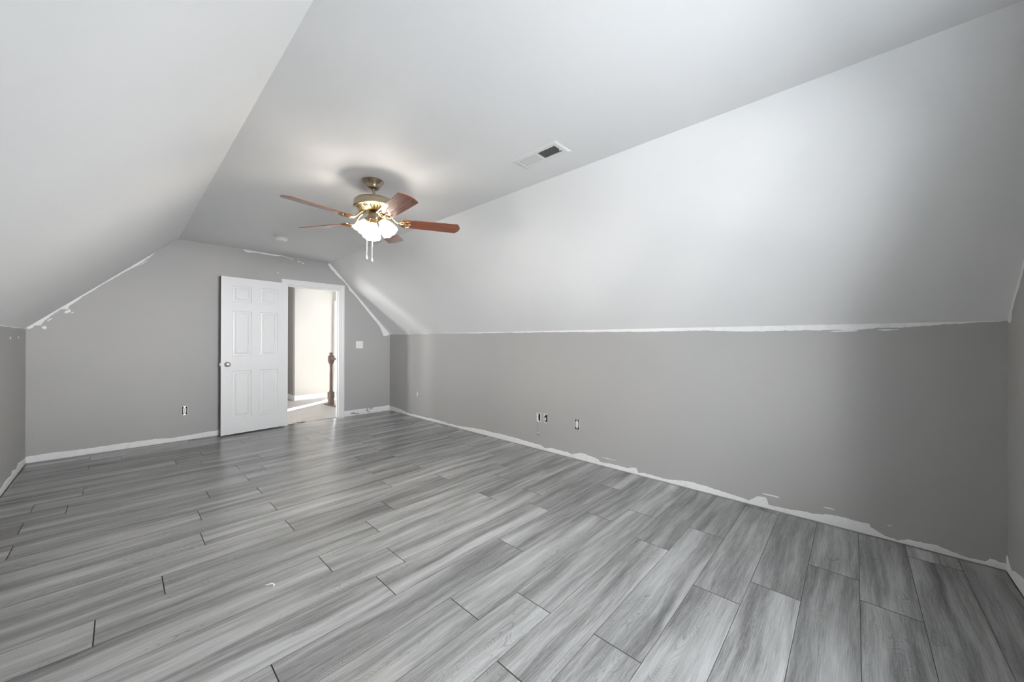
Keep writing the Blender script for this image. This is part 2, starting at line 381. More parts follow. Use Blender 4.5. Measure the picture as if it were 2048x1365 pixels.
for s, t, a, b_, sd in ((2.60, .045, .045, .022, 3), (2.66, .030, .05, .014, 4), (2.84, .065, .022, .026, 5), (2.90, .075, .014, .022, 6), (2.86, .03, .04, .010, 7), (2.93, .085, .02, .012, 8)):
    blob(bm, lambda s_, t_, h: Pback(s_, t_, h+0.0038), s, t, a, b_, sd)
link('smudge', bm, M['smudge'], back_strip)
bm = bmesh.new(); ragged(bm, Pleft, -N+0.002, D-0.002, [(-N, .006), (D, .006)], [(-N, .06), (4.6, .05), (4.88, .055), (5.052, .065), (5.125, .07), (5.319, .056), (5.359, .092), (5.4, .078), (5.53, .059), (5.619, .086), (5.859, .072), (5.988, .062)], 0.008, 0.012, 0.004, 21)
struct(link('baseboard_left', bm, M['patch']), 'ragged white strip along the foot of the left wall', 'baseboard')
bm = bmesh.new(); ragged(bm, Pnear, -L+0.002, R-0.003, [(-L, .006), (R, .006)], [(-L, .07), (2.8, .07), (2.986, .084), (3.081, .068), (3.181, .038), (3.21, .06), (3.25, .09)], 0.006, 0.01, 0.004, 31)
struct(link('baseboard_front', bm, M['patch']), 'ragged white strip along the foot of the near wall', 'baseboard')
# white ceiling paint that runs down over the grey
KT = sorted([(6.0, 1.342), (5.885, 1.344), (5.716, 1.340), (5.412, 1.338), (5.185, 1.343), (4.901, 1.339), (4.57, 1.343), (3.822, 1.335), (3.245, 1.334), (2.462, 1.329), (1.843, 1.322), (1.34, 1.317), (.925, 1.318), (.575, 1.308), (.277, 1.310), (.02, 1.305), (-.118, 1.318), (-.204, 1.319), (-.306, 1.326), (-.492, 1.338), (-.601, 1.342)])
bm = bmesh.new(); ragged(bm, lambda s, t, h: (R-h, s, 2*ZK-t), -N+0.003, D-0.003, [(-N, ZK+.0005), (D, ZK+.0005)], [(a, 2*ZK-b) for a, b in KT], 0.004, 0.012, 0.0012, 41)
blob(bm, Pright, 0.05, 1.300, .08, .006, 4); blob(bm, Pright, -0.15, 1.304, .05, .005, 5)
struct(link('trim_1', bm, M['patch']), 'white paint edge along the top of the right knee wall', 'paint edge')
bm = bmesh.new(); ragged(bm, lambda s, t, h: (-L+h, s, 2*ZK-t), -N+0.003, D-0.003, [(-N, ZK+.0005), (D, ZK+.0005)], [(-N, ZK+.012), (5.2, ZK+.008), (5.5, ZK+.014), (5.8, ZK+.006), (D, ZK+.012)], 0.005, 0.02, 0.0012, 42)
blob(bm, Pleft, 5.62, 1.250, .018, .012, 9); blob(bm, Pleft, 5.25, 1.245, .03, .012, 10)
struct(link('trim_2', bm, M['patch']), 'white paint edge along the top of the left knee wall', 'paint edge')
# gable: left rake, top, right rake.  s runs along the crease, t goes down square to it
def rake(x0, z0, x1, z1, y, sgn):
    d = Vector((x1-x0, z1-z0)); ln = d.length; d /= ln; nrm = Vector((d.y, -d.x))
    if nrm.y > 0: nrm = -nrm
    def P(s, t, h): return (x0+d.x*s+nrm.x*t, y+sgn*h, z0+d.y*s+nrm.y*t)
    return P, ln
PL_, ln = rake(-L, ZK, XL, ZC, D, -1)
bm = bmesh.new(); ragged(bm, PL_, 0.004, 1.30, [(0, .0005), (9, .0005)], [(0, .012), (.03, .03), (.06, .02), (.09, .045), (.12, .03), (.2, .016), (.3, .014), (.33, .045), (.37, .020), (.5, .014), (.7, .010), (.9, .012), (1.02, .018), (1.08, .022), (1.16, .012), (1.3, .004)], 0.006, 0.008, 0.0016, 51)
blob(bm, PL_, 0.315, 0.060, .032, .016, 3); blob(bm, PL_, 0.33, 0.088, .012, .006, 6); blob(bm, PL_, 0.085, 0.075, .02, .02, 7); blob(bm, PL_, 0.17, .04, .03, .006, 8)
blob(bm, PL_, 1.13, 0.030, .05, .004, 12)
struct(link('trim_3', bm, M['patch']), 'ragged white paint along the left rake of the gable', 'paint edge')
bm = bmesh.new(); Ptop = lambda s, t, h: (s, D-h, ZC-t)
ragged(bm, Ptop, 1.12, 1.60, [(1.1, .004), (1.4, .010), (1.58, .010), (1.7, .022)], [(1.12, .008), (1.15, .034), (1.2, .036), (1.23, .024), (1.3, .026), (1.47, .030), (1.52, .028), (1.58, .016), (1.6, .024)], 0.005, 0.006, 0.0016, 61)
ragged(bm, Ptop, 1.60, 1.72, [(1.60, .012), (1.72, .038)], [(1.60, .020), (1.72, .044)], 0.004, 0.005, 0.0016, 62)
blob(bm, Ptop, 1.797, .062, .026, .008, 2); blob(bm, Ptop, 1.848, .076, .022, .008, 3); blob(bm, Ptop, 1.788, .020, .010, .006, 4); blob(bm, Ptop, 1.527, .262, .009, .006, 5)
struct(link('trim_4', bm, M['patch']), 'broken white paint streak at the top of the gable', 'paint edge')
PR_, ln = rake(XR, ZC, R, ZK, D, -1)
bm = bmesh.new(); ragged(bm, PR_, 0.02, 1.512, [(0, .0005), (9, .0005)], [(0, .03), (.10, .044), (.20, .042), (.30, .026), (.38, .014), (.46, .020), (.52, .044), (.6, .032), (.8, .034), (1.0, .038), (1.12, .046), (1.2, .046), (1.28, .05), (1.36, .07), (1.42, .09), (1.455, .11), (1.48, .095), (1.512, .03)], 0.005, 0.008, 0.0016, 71)
struct(link('trim_5', bm, M['patch']), 'ragged white paint along the right rake of the gable', 'paint edge')
PN_, ln = rake(R, ZK, XR, ZC, -N, 1)
bm = bmesh.new(); ragged(bm, PN_, 0.004, 1.50, [(0, .0005), (9, .0005)], [(0, .02), (.04, .055), (.07, .03), (.16, .02), (.26, .03), (.36, .02), (1.5, .018)], 0.006, 0.01, 0.0016, 81)
struct(link('trim_6', bm, M['patch']), 'ragged white paint along the rake of the near wall', 'paint edge')

# ------------------------------------------------------------------ doorway: jamb and casing
bm = bmesh.new()
box(bm, DX0-0.002, DX0+0.014, D-0.001, D+TH+0.001, 0.0, DZ+0.002); box(bm, DX1-0.014, DX1+0.002, D-0.001, D+TH+0.001, 0.0, DZ+0.002); box(bm, DX0+0.014, DX1-0.014, D-0.001, D+TH+0.001, DZ-0.014, DZ+0.002)
for x0, x1 in ((DX0+0.014, DX0+0.026), (DX1-0.026, DX1-0.014)): box(bm, x0, x1, D+0.04, D+0.075, 0.0, DZ-0.014)
box(bm, DX0+0.026, DX1-0.026, D+0.04, D+0.075, DZ-0.026, DZ-0.014)
struct(link('trim_7', bm, M['trim']), 'white door jamb lining the doorway', 'door jamb')
bm = bmesh.new()
def casing(bm, y, sgn):
    w_ = 0.068
    prof = [(0.0, 0.011), (0.008, 0.014), (0.030, 0.014), (0.040, 0.018), (0.060, 0.018), (w_, 0.013)]   # inner edge -> outer edge, thickness
    def run(pts):       # pts: function of offset -> list of three corner points
        rows = []
        for o_, h in prof: rows.append([bm.verts.new((x, y+sgn*h, z)) for x, z in pts(o_)])
        base = [[bm.verts.new((x, y, z)) for x, z in pts(o_)] for o_ in (0.0, w_)]
        rows = [base[0]]+rows+[base[1]]
        for A, B in zip(rows, rows[1:]):
            for i in range(len(A)-1): bm.faces.new((A[i], A[i+1], B[i+1], B[i]))
    a0, a1, zt = DX0-0.003, DX1+0.001, DZ+0.003
    run(lambda o_: [(a0-o_, 0.0), (a0-o_, zt+o_), (a1+o_, zt+o_), (a1+o_, 0.0)])
casing(bm, D, -1); casing(bm, D+TH, 1)
struct(link('trim_8', bm, M['trim']), 'white moulded casing around the doorway', 'door casing')
# strike plate on the right jamb
bm = bmesh.new(); box(bm, DX1-0.0155, DX1-0.0135, D+0.008, D+0.034, 0.89, 0.95, 0.0005)
tag(link('strike_plate', bm, M['steel']), 'small metal strike plate on the right door jamb', 'strike plate')

# ------------------------------------------------------------------ open six-panel door leaf
LW, LH, LT = 0.762, 2.032, 0.035
hx, hy, ang = 1.6240, D-0.0600, math.atan2(0.080, 0.757)
door = bpy.data.objects.new('door_1', None); COL.objects.link(door)
door.location = (hx, hy, 0.018); door.rotation_euler = (0, 0, PI+ang)   # local +x runs from the hinge to the free edge, local +y faces the room
struct(door, 'white six-panel door leaf swung open against the gable wall', 'door')
bm = bmesh.new()
us = [0.0, 0.118, 0.332, 0.430, 0.644, LW]; vs_ = [0.0, 0.204, 0.815, 1.005, 1.597, 1.715, 1.925, LH]
def face_side(y, sgn):
    grid = {}
    def V(u, v, d=0.0):
        key = (round(u, 5), round(v, 5), round(d, 5))
        if key not in grid: grid[key] = bm.verts.new((u, y-sgn*d, v))
        return grid[key]
    for i in range(5):
        for j in range(7):
            u0, u1, v0, v1 = us[i], us[i+1], vs_[j], vs_[j+1]
            if i in (1, 3) and j in (1, 3, 5):
                rings = [(0, 0), (0.004, 0.009), (0.012, 0.012), (0.026, 0.009), (0.030, 0.012), (0.046, 0.003)]
                pr = None
                for o_, d in rings:
                    q = [V(u0+o_, v0+o_, d), V(u1-o_, v0+o_, d), V(u1-o_, v1-o_, d), V(u0+o_, v1-o_, d)]
                    if pr:
                        for k in range(4): bm.faces.new((pr[k], pr[(k+1) % 4], q[(k+1) % 4], q[k]))
                    pr = q
                bm.faces.new(pr)
            else: bm.faces.new((V(u0, v0), V(u1, v0), V(u1, v1), V(u0, v1)))
face_side(0.0, 1); face_side(-LT, -1)
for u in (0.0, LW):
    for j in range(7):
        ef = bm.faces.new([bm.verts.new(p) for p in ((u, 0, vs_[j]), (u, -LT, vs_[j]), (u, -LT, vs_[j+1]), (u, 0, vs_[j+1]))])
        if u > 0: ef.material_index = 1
for v in (0.0, LH):
    for i in range(5):
        bm.faces.new([bm.verts.new(p) for p in ((us[i], 0, v), (us[i+1], 0, v), (us[i+1], -LT, v), (us[i], -LT, v))])
bmesh.ops.remove_doubles(bm, verts=bm.verts, dist=1e-5)
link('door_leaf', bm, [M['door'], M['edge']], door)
KV, KU = 0.905, LW-0.066
bm = bmesh.new()
for sgn, y in ((1, 0.0), (-1, -LT)):
    mt = Matrix.Translation((KU, y, KV)) @ Matrix.Rotation(-sgn*PI/2, 4, 'X')
    lathe(bm, [(0, 0), (0.032, 0), (0.032, 0.004), (0.027, 0.008), (0.013, 0.011), (0.011, 0.024), (0.016, 0.030), (0.026, 0.036), (0.0285, 0.045), (0.026, 0.054), (0.016, 0.060), (0.008, 0.0605), (0.007, 0.059), (0, 0.059)], 28, mt)
link('door_knob', bm, M['nickel'], door, 'auto')
bm = bmesh.new(); box(bm, LW-0.0005, LW+0.0015, -LT+0.005, -0.005, KV-0.028, KV+0.028); box(bm, LW, LW+0.011, -LT+0.012, -0.012, KV-0.009, KV+0.009, 0.002)
link('latch', bm, M['nickel'], door)
for v in (0.22, 1.02, 1.84):
    bm = bmesh.new(); lathe(bm, [(0, 0), (0.006, 0), (0.006, 0.089), (0, 0.089)], 12, Matrix.Translation((-0.008, -LT+0.004, v-0.045)))
    box(bm, -0.004, 0.0, -LT+0.002, -0.006, v-0.044, v+0.044)
    link('hinge', bm, M['nickel'], door, 'auto')

# ------------------------------------------------------------------ wall plates and boxes
def wallthing(name, label, cat, P3, rotz, group=None): return thing(name, label, cat, P3, (0, 0, rotz), group)
# local frame of wall things: x right (seen from the room), y into the room is -y -> we use local -y as outward, z up
def ring_frame(bm, w_, h_, t, d0, d1, seed):
    rng = random.Random(seed); j = lambda: rng.uniform(-0.003, 0.003)
    for x0, x1, z0, z1 in ((-w_/2-t, -w_/2+j()*.4, -h_/2-t, h_/2+t), (w_/2, w_/2+t+j(), -h_/2-t, h_/2+t), (-w_/2, w_/2, h_/2, h_/2+t+j()), (-w_/2, w_/2, -h_/2-t-j(), -h_/2)):
        box(bm, x0, x1, -d1, d0, z0, z1, 0.0006)
def receptacle(parent, full=True):
    # duplex outlet body without its cover plate: two rounded faces joined by a waist, metal yoke ears
    bm = bmesh.new(); pts = []
    def arc(cz, a0, a1):
        for i in range(9):
            a = a0+(a1-a0)*i/8; pts.append((max(-0.0145, min(0.0145, 0.0175*math.cos(a))), cz+0.0165*math.sin(a)))
    arc(0.0195, 0.0-0.6, PI+0.6); arc(-0.0195, PI-0.6, 2*PI+0.6)
    prism(bm, pts, 'y', -0.009, -0.002)
    link('outlet_face', bm, M['plastic'], parent)
    bm = bmesh.new()
    box(bm, -0.008, 0.008, -0.005, -0.0015, -0.053, 0.053, 0.0006); box(bm, -0.014, 0.014, -0.004, -0.0015, -0.055, -0.045, 0.0006); box(bm, -0.014, 0.014, -0.004, -0.0015, 0.045, 0.055, 0.0006)
    link('mounting_yoke', bm, M['steel'], parent)
    bm = bmesh.new()
    for cz in (0.0195, -0.0195):
        for x in (-0.006, 0.006): box(bm, x-0.0011, x+0.0011, -0.0094, -0.0088, cz-0.001, cz+0.007)
        box(bm, -0.002, 0.002, -0.0094, -0.0088, cz-0.009, cz-0.005)
    box(bm, -0.002, 0.002, -0.0094, -0.0088, -0.002, 0.002)
    link('outlet_slots', bm, M['dark'], parent)
def hole(parent, w_, h_):
    bm = bmesh.new(); box(bm, -w_/2, w_/2, -0.0012, 0.0, -h_/2, h_/2)
    link('box_cavity', bm, M['black'], parent)
def open_outlet(label, P3, rotz, group=None, seed=1, w_=0.052, h_=0.098):
    t = wallthing('electrical_outlet', label, 'outlet', P3, rotz, group)
    hole(t, w_, h_); bm = bmesh.new(); ring_frame(bm, w_, h_, 0.0035, 0.0, 0.004, seed); link('box_rim', bm, M['patch'], t)
    receptacle(t); return t
open_outlet('uncovered white duplex outlet low on the gable wall left of the door', (0.537, D, 0.368), 0, seed=2)
open_outlet('uncovered white duplex outlet low on the right wall nearest the camera', (R, 2.104, 0.366), PI/2*-1, seed=3)
open_outlet('uncovered white outlet low on the right wall near the far corner', (R, 5.095, 0.374), -PI/2, seed=4)
def empty_box(label, P3, kind, seed):
    t = wallthing('wall_box', label, 'electrical box', P3, -PI/2)
    w_, h_ = 0.050, 0.092; hole(t, w_, h_)
    bm = bmesh.new(); ring_frame(bm, w_, h_, 0.0035, 0.0, 0.004, seed); link('box_rim', bm, M['patch'], t)
    bm = bmesh.new()
    if kind == 'a':      # far half hidden by a pale bracket
        box(bm, -0.025, -0.003, -0.006, -0.001, -0.046, 0.034, 0.001); prism(bm, [(-0.025, 0.034), (-0.003, 0.028), (-0.018, 0.046), (-0.025, 0.046)], 'y', -0.005, -0.001)
    else:
        prism(bm, [(-0.025, 0.046), (-0.025, 0.012), (-0.010, 0.030), (-0.020, 0.046)], 'y', -0.005, -0.001)
        pass
    link('bracket', bm, M['plastic'], t)
    ears = ((0.000, 0.012, -0.050, -0.036), (0.002, 0.010, 0.037, 0.048)) if kind == 'a' else ((-0.022, -0.010, -0.050, -0.038), (0.004, 0.014, -0.052, -0.038), (0.0, 0.010, 0.036, 0.047))
    for x0, x1, z0, z1 in ears:
        bm = bmesh.new(); box(bm, x0, x1, -0.006, -0.001, z0, z1, 0.001); link('screw_ear', bm, M['plastic'], t)
    bm = bmesh.new()
    if kind == 'a': tube(bm, [(0.004, -0.002, 0.030), (0.0, -0.006, 0.012), (0.004, -0.007, -0.010), (0.012, -0.003, -0.030)], 0.0018, 6)
    else: tube(bm, [(-0.012, -0.002, -0.036), (-0.016, -0.006, -0.020), (-0.013, -0.009, 0.0), (-0.004, -0.009, 0.012), (0.002, -0.005, 0.004), (0.003, -0.002, -0.012)], 0.0022, 6)
    if kind == 'b': prism(bm, [(-0.012, -0.034), (-0.004, -0.034), (-0.002, -0.010), (-0.006, 0.004), (-0.011, -0.010)], 'y', -0.006, -0.002)
    link('wire', bm, M['dark'] if kind == 'a' else M['plastic'], t)
    return t
empty_box('open electrical box with pale bracket, left of the pair on the right wall', (R, 2.618, 0.364), 'a', 6)
empty_box('open electrical box with looped wire, right of the pair on the right wall', (R, 2.515, 0.368), 'b', 7)
# coaxial jack with a wire hanging from the left open box
t = wallthing('cable_jack', 'small metal cable connector poking out under the pair of open boxes', 'cable connector', (R, 2.620, 0.181), -PI/2)
bm = bmesh.new(); lathe(bm, [(0, 0), (0.016, 0), (0.017, 0.003), (0.010, 0.005), (0, 0.005)], 16, Matrix.Rotation(PI/2, 4, 'X'))
link('hole_rim', bm, M['steel'], t)
bm = bmesh.new(); lathe(bm, [(0, 0.004), (0.009, 0.004), (0.009, 0.016), (0.0075, 0.017), (0.0075, 0.030), (0.003, 0.030), (0.003, 0.024), (0, 0.024)], 14, Matrix.Rotation(PI/2, 4, 'X') @ Matrix.Rotation(0.25, 4, 'Y'))
link('connector', bm, M['nickel'], t, 'auto')
bm = bmesh.new(); tube(bm, [(-0.006, -0.003, 0.017), (-0.010, -0.004, 0.045), (-0.016, -0.003, 0.080), (-0.012, -0.004, 0.105), (-0.004, -0.003, 0.128)], 0.0013, 6)
link('cord', bm, M['smudge'], t)
# double light switch
t = wallthing('light_switch', 'white two-toggle light switch plate right of the doorway', 'light switch', (2.705, D, 1.165), 0)
bm = bmesh.new(); box(bm, -0.059, 0.059, -0.006, 0.0, -0.059, 0.059, 0.003); link('cover_plate', bm, M['plastic'], t)
for x in (-0.023, 0.023):
    bm = bmesh.new(); box(bm, x-0.0055, x+0.0055, -0.0075, -0.004, -0.012, 0.012, 0.0005); prism(bm, [(-0.004, -0.004), (-0.018, 0.006), (-0.016, 0.012), (-0.004, 0.006)], 'x', x-0.004, x+0.004)
    link('toggle', bm, M['vent'], t)
    for z in (-0.030, 0.030):
        bm = bmesh.new(); lathe(bm, [(0, 0.005), (0.003, 0.005), (0.0028, 0.0072), (0, 0.0074)], 10, Matrix.Translation((x, 0, z)) @ Matrix.Rotation(PI/2, 4, 'X'))
        link('screw', bm, M['vent'], t)

# ------------------------------------------------------------------ ceiling register and smoke detector
t = thing('air_vent', 'white metal air register in the flat ceiling', 'vent', (1.895, 1.521, ZC))
bm = bmesh.new(); ox, oy, ix, iy = 0.084, 0.184, 0.044, 0.148
rows = []
for x, y, z in ((ox, oy, 0.0), (ox, oy, -0.002), (ox-0.012, oy-0.012, -0.007), (ix+0.002, iy+0.002, -0.007), (ix, iy, -0.005), (ix, iy, -0.0005)):
    rows.append([bm.verts.new(p) for p in ((-x, -y, z), (x, -y, z), (x, y, z), (-x, y, z))])
for A, B in zip(rows, rows[1:]):
    for i in range(4): bm.faces.new((A[i], A[(i+1) % 4], B[(i+1) % 4], B[i]))
box(bm, -ix, ix, -0.008, 0.008, -0.006, -0.001)
link('frame', bm, M['vent'], t)
bm = bmesh.new(); box(bm, -ix, ix, -iy, iy, -0.0012, -0.0002); link('duct_opening', bm, M['duct'], t)
for k in range(13):
    for half in (-1, 1):
        y = 0.013+k*0.0103 if half > 0 else -0.014-k*0.0103; bm = bmesh.new(); s = half
        ty = 0.0052 if half > 0 else 0.0040
        a = Vector((0, y, -0.0012)); b = Vector((0, y+0.0015, -0.0062)) if half > 0 else Vector((0, y-0.0058, -0.0066))
        v = [bm.verts.new((x, q.y+dy, q.z)) for x in (-ix, ix) for q, dy in ((a, 0), (b, 0), (b, 0.0012), (a, 0.0012))]
        for q in ((0, 1, 2, 3), (7, 6, 5, 4), (0, 4, 5, 1), (1, 5, 6, 2), (2, 6, 7, 3), (3, 7, 4, 0)): bm.faces.new([v[i] for i in q])
        link('louver', bm, M['vent'], t)
bm = bmesh.new(); box(bm, 0.010, 0.016, -iy-0.014, -iy+0.002, -0.013, -0.006, 0.001); link('damper_lever', bm, M['plastic'], t)
t = thing('smoke_detector', 'round white smoke detector on the ceiling near the gable', 'smoke detector', (1.312, 5.03, ZC))
bm = bmesh.new(); lathe(bm, [(0, 0), (0.070, 0), (0.070, -0.008), (0.066, -0.010), (0, -0.010)], 36); link('base_plate', bm, M['plastic'], t, 'auto')
bm = bmesh.new(); lathe(bm, [(0.058, -0.009), (0.058, -0.016), (0, -0.016)], 36); link('vent_gap', bm, M['smudge'], t, 'auto')
bm = bmesh.new(); lathe(bm, [(0.050, -0.014), (0.062, -0.015), (0.062, -0.020), (0.056, -0.029), (0.040, -0.034), (0.018, -0.036), (0, -0.036)], 36); link('cover', bm, M['plastic'], t, 'auto')
bm = bmesh.new(); lathe(bm, [(0, 0.0), (0.012, 0.0), (0.011, -0.002), (0, -0.002)], 16, Matrix.Translation((0.015, -0.02, -0.0355))); link('test_button', bm, M['vent'], t)

# ------------------------------------------------------------------ ceiling fan
FX, FY = 1.3225, 2.704
fan = thing('ceiling_fan', 'brass ceiling fan with five cherry blades and three lit frosted shades', 'ceiling fan', (FX, FY, ZC))
def zz(z): return z-ZC
def fl_(name, prof, m, seg=40, parent=fan, **k):
    b_ = bmesh.new(); lathe(b_, prof, seg, **k); return link(name, b_, m, parent, 'auto')
fl_('canopy', [(0, 0), (0.076, 0), (0.080, -0.003), (0.080, -0.008), (0.076, -0.013), (0.067, -0.022), (0.058, -0.034), (0.052, -0.045), (0.050, -0.050), (0.046, -0.052), (0.045, -0.058), (0.036, -0.066), (0.018, -0.070), (0, -0.070)], M['brass'])
OFF = Vector((0.683, -0.731, 0))*0.017
def hang(o): o.location = o.location+OFF+Vector((0, 0, 0.008)); return o
bm = bmesh.new(); tube(bm, [(OFF.x*0.2, OFF.y*0.2, -0.070), (OFF.x, OFF.y, zz(2.300))], 0.011, 20); link('downrod', bm, M['brass'], fan, 'auto')
hang(fl_('downrod_collar', [(0.0125, zz(2.318)), (0.024, zz(2.316)), (0.024, zz(2.306)), (0.030, zz(2.303)), (0.030, zz(2.299))], M['dark'], 20))
hang(fl_('motor_housing', [(0, zz(2.302)), (0.060, zz(2.302)), (0.120, zz(2.299)), (0.143, zz(2.293)), (0.152, zz(2.284)), (0.154, zz(2.276)), (0.154, zz(2.250)), (0.157, zz(2.246)), (0.157, zz(2.238)), (0.150, zz(2.234)), (0.138, zz(2.232))], M['brass'], 56))
vent_ring = hang(fl_('vent_ring', [(0.138, zz(2.232)), (0.120, zz(2.224)), (0.080, zz(2.212)), (0.062, zz(2.210)), (0, zz(2.210))], M['gold'], 48))
bm = bmesh.new()
for k in range(30):
    a = 2*PI*k/30; m_ = Matrix.Rotation(a, 4, 'Z')
    vs3 = [bm.verts.new(m_ @ Vector(p)) for p in ((0.128, -0.0045, zz(2.2268)), (0.128, 0.0045, zz(2.2268)), (0.088, 0.0028, zz(2.2135)), (0.088, -0.0028, zz(2.2135)))]
    vt3 = [bm.verts.new(v.co+Vector((0, 0, -0.0008))) for v in vs3]
    bm.faces.new(vt3); bm.faces.new(list(reversed(vs3)))
    for i in range(4): bm.faces.new((vs3[i], vs3[(i+1) % 4], vt3[(i+1) % 4], vt3[i]))
link('vent_slots', bm, M['dark'], vent_ring)
hang(fl_('switch_housing', [(0.030, zz(2.210)), (0.034, zz(2.206)), (0.046, zz(2.200)), (0.048, zz(2.196)), (0.048, zz(2.158)), (0.044, zz(2.148)), (0.030, zz(2.140)), (0.022, zz(2.132)), (0.010, zz(2.126)), (0, zz(2.124))], M['brass'], 36))
TILT = (0.0206, 0.0063)
BZ = 2.145
def blade_mesh():
    # outline in local (radial, tangential); extruded; twisted about the radial axis
    half = [(0.200, 0.046), (0.208, 0.056), (0.30, 0.060), (0.45, 0.065), (0.600, 0.069), (0.637, 0.070), (0.645, 0.060), (0.652, 0.046), (0.662, 0.030), (0.666, 0.0)]
    out = half+[(r, -t) for r, t in reversed(half[:-1])]
    b_ = bmesh.new(); prism(b_, out, 'z', -0.003, 0.003)
    es = [e for e in b_.edges if abs(e.verts[0].co.z-e.verts[1].co.z) < 1e-6]
    bmesh.ops.bevel(b_, geom=es, offset=0.0012, segments=1, affect='EDGES')
    return b_
def iron_mesh():
    b_ = bmesh.new()
    # arm out of the motor, then a pierced three-lobed plate under the blade root
    tube(b_, [(0.085, 0, 0.066), (0.110, 0, 0.062), (0.135, 0, 0.040), (0.160, 0, 0.010), (0.185, 0, -0.008)], [0.010, 0.009, 0.008, 0.008, 0.009], 8)
    for s in (-1, 1):
        tube(b_, [(0.178, 0, -0.006), (0.196, s*0.022, -0.008), (0.216, s*0.040, -0.008), (0.240, s*0.046, -0.0075), (0.258, s*0.040, -0.007)], [0.007, 0.006, 0.006, 0.006, 0.005], 8)
        tube(b_, [(0.216, s*0.040, -0.008), (0.222, s*0.022, -0.008), (0.212, s*0.006, -0.008), (0.196, 0, -0.008)], 0.0045, 6)
        lathe(b_, [(0, -0.013), (0.007, -0.011), (0.010, -0.006), (0.010, -0.003), (0, -0.003)], 12, Matrix.Translation((0.256, s*0.040, 0)))
    tube(b_, [(0.190, 0, -0.008), (0.225, 0, -0.009), (0.262, 0, -0.008)], [0.007, 0.006, 0.005], 8)
    lathe(b_, [(0, -0.013), (0.007, -0.011), (0.010, -0.006), (0.010, -0.003), (0, -0.003)], 12, Matrix.Translation((0.264, 0, 0)))
    return b_
blade0 = iron0 = None
for k in range(5):
    a = 3.3204-k*2*PI/5
    hgt = BZ+(TILT[0]*math.cos(a)+TILT[1]*math.sin(a))*0.4
    if blade0 is None:
        blade0 = link('blade', blade_mesh(), M['cherry'], fan); iron0 = link('blade_bracket', iron_mesh(), M['gold'], blade0, 'all'); b_, i_ = blade0, iron0
    else:
        b_ = blade0.copy(); COL.objects.link(b_); i_ = iron0.copy(); COL.objects.link(i_); i_.parent = b_
    dr = math.atan2(TILT[0]*math.cos(a)+TILT[1]*math.sin(a), 1.0)
    b_.matrix_local = Matrix.Translation((OFF.x*0.6, OFF.y*0.6, zz(hgt))) @ Matrix.Rotation(a, 4, 'Z') @ Matrix.Rotation(-dr, 4, 'Y') @ Matrix.Rotation(math.radians(-12), 4, 'X')
# light kit: three arms, sockets, scalloped glass shades and bulbs
def shade_mesh():
    n = 48; prof = [(0.021, 0.0), (0.026, 0.004), (0.034, 0.018), (0.046, 0.042), (0.055, 0.068), (0.060, 0.092), (0.063, 0.108)]
    b_ = bmesh.new()
    def sc(i, seg, z):
        t_ = max(0.0, z/0.108); return 0.035*t_*abs(math.cos(8*PI*i/seg))
    rings = []
    for r, z in prof:
        rings.append([b_.verts.new(((r*(1+sc(i, n, z)))*math.cos(2*PI*i/n), (r*(1+sc(i, n, z)))*math.sin(2*PI*i/n), z+(0.006*abs(math.cos(8*PI*i/n)) if z > 0.1 else 0))) for i in range(n)])
    for r, z in reversed(prof):
        rings.append([b_.verts.new((((r-0.0025)*(1+sc(i, n, z)))*math.cos(2*PI*i/n), ((r-0.0025)*(1+sc(i, n, z)))*math.sin(2*PI*i/n), z+(0.006*abs(math.cos(8*PI*i/n)) if z > 0.1 else 0))) for i in range(n)])
    for A, B in zip(rings, rings[1:]+rings[:1]):
        for i in range(n): b_.faces.new((A[i], A[(i+1) % n], B[(i+1) % n], B[i]))
    return b_
RHO = Vector((0.683, -0.731, 0)); KAP = Vector((-0.731, -0.683, 0))      # sideways and towards the camera
shades = [(-0.056*RHO-0.004*KAP, 2.156, (-0.76*RHO-0.06*KAP), 1.0), (0.054*RHO+0.006*KAP, 2.148, (0.74*RHO+0.10*KAP), 1.0), (0.006*RHO+0.060*KAP, 2.112, (0.02*RHO+0.26*KAP), 1.0)]
s0 = k0 = b0 = None
for p, z, d, sc_ in shades:
    ax = (d+Vector((0, 0, -1))).normalized(); q = Vector((0, 0, 1)).rotation_difference(ax)
    mt = Matrix.Translation((p.x+OFF.x, p.y+OFF.y, zz(z))) @ q.to_matrix().to_4x4()
    bm = bmesh.new(); p = p+OFF; c0 = Vector((OFF.x, OFF.y, zz(2.150))); e0 = Vector((p.x, p.y, zz(z))); p = p-OFF
    tube(bm, [c0+Vector((p.x, p.y, 0))*0.3, c0+Vector((p.x, p.y, 0))*0.75+Vector((0, 0, (e0.z-c0.z)*0.6+0.006)), e0-ax*0.024], 0.007, 8); link('light_arm', bm, M['gold'], fan, 'all')
    if s0 is None:
        s0 = link('lamp_shade', shade_mesh(), M['shade'], fan, 'all')
        bm = bmesh.new(); lathe(bm, [(0, -0.036), (0.016, -0.036), (0.022, -0.030), (0.022, -0.012), (0.026, -0.008), (0.029, 0.002), (0.029, 0.008), (0.024, 0.010), (0, 0.010)], 24); k0 = link('socket', bm, M['gold'], s0, 'auto')
        bm = bmesh.new(); lathe(bm, [(0, 0.010), (0.012, 0.012), (0.013, 0.030), (0.024, 0.052), (0.028, 0.070), (0.022, 0.088), (0.010, 0.096), (0, 0.097)], 18); b0 = link('bulb', bm, M['bulb'], s0, 'all'); sh = s0
    else:
        sh = s0.copy(); COL.objects.link(sh)
        for c in (k0, b0):
            cc = c.copy(); COL.objects.link(cc); cc.parent = sh
    sh.matrix_local = mt
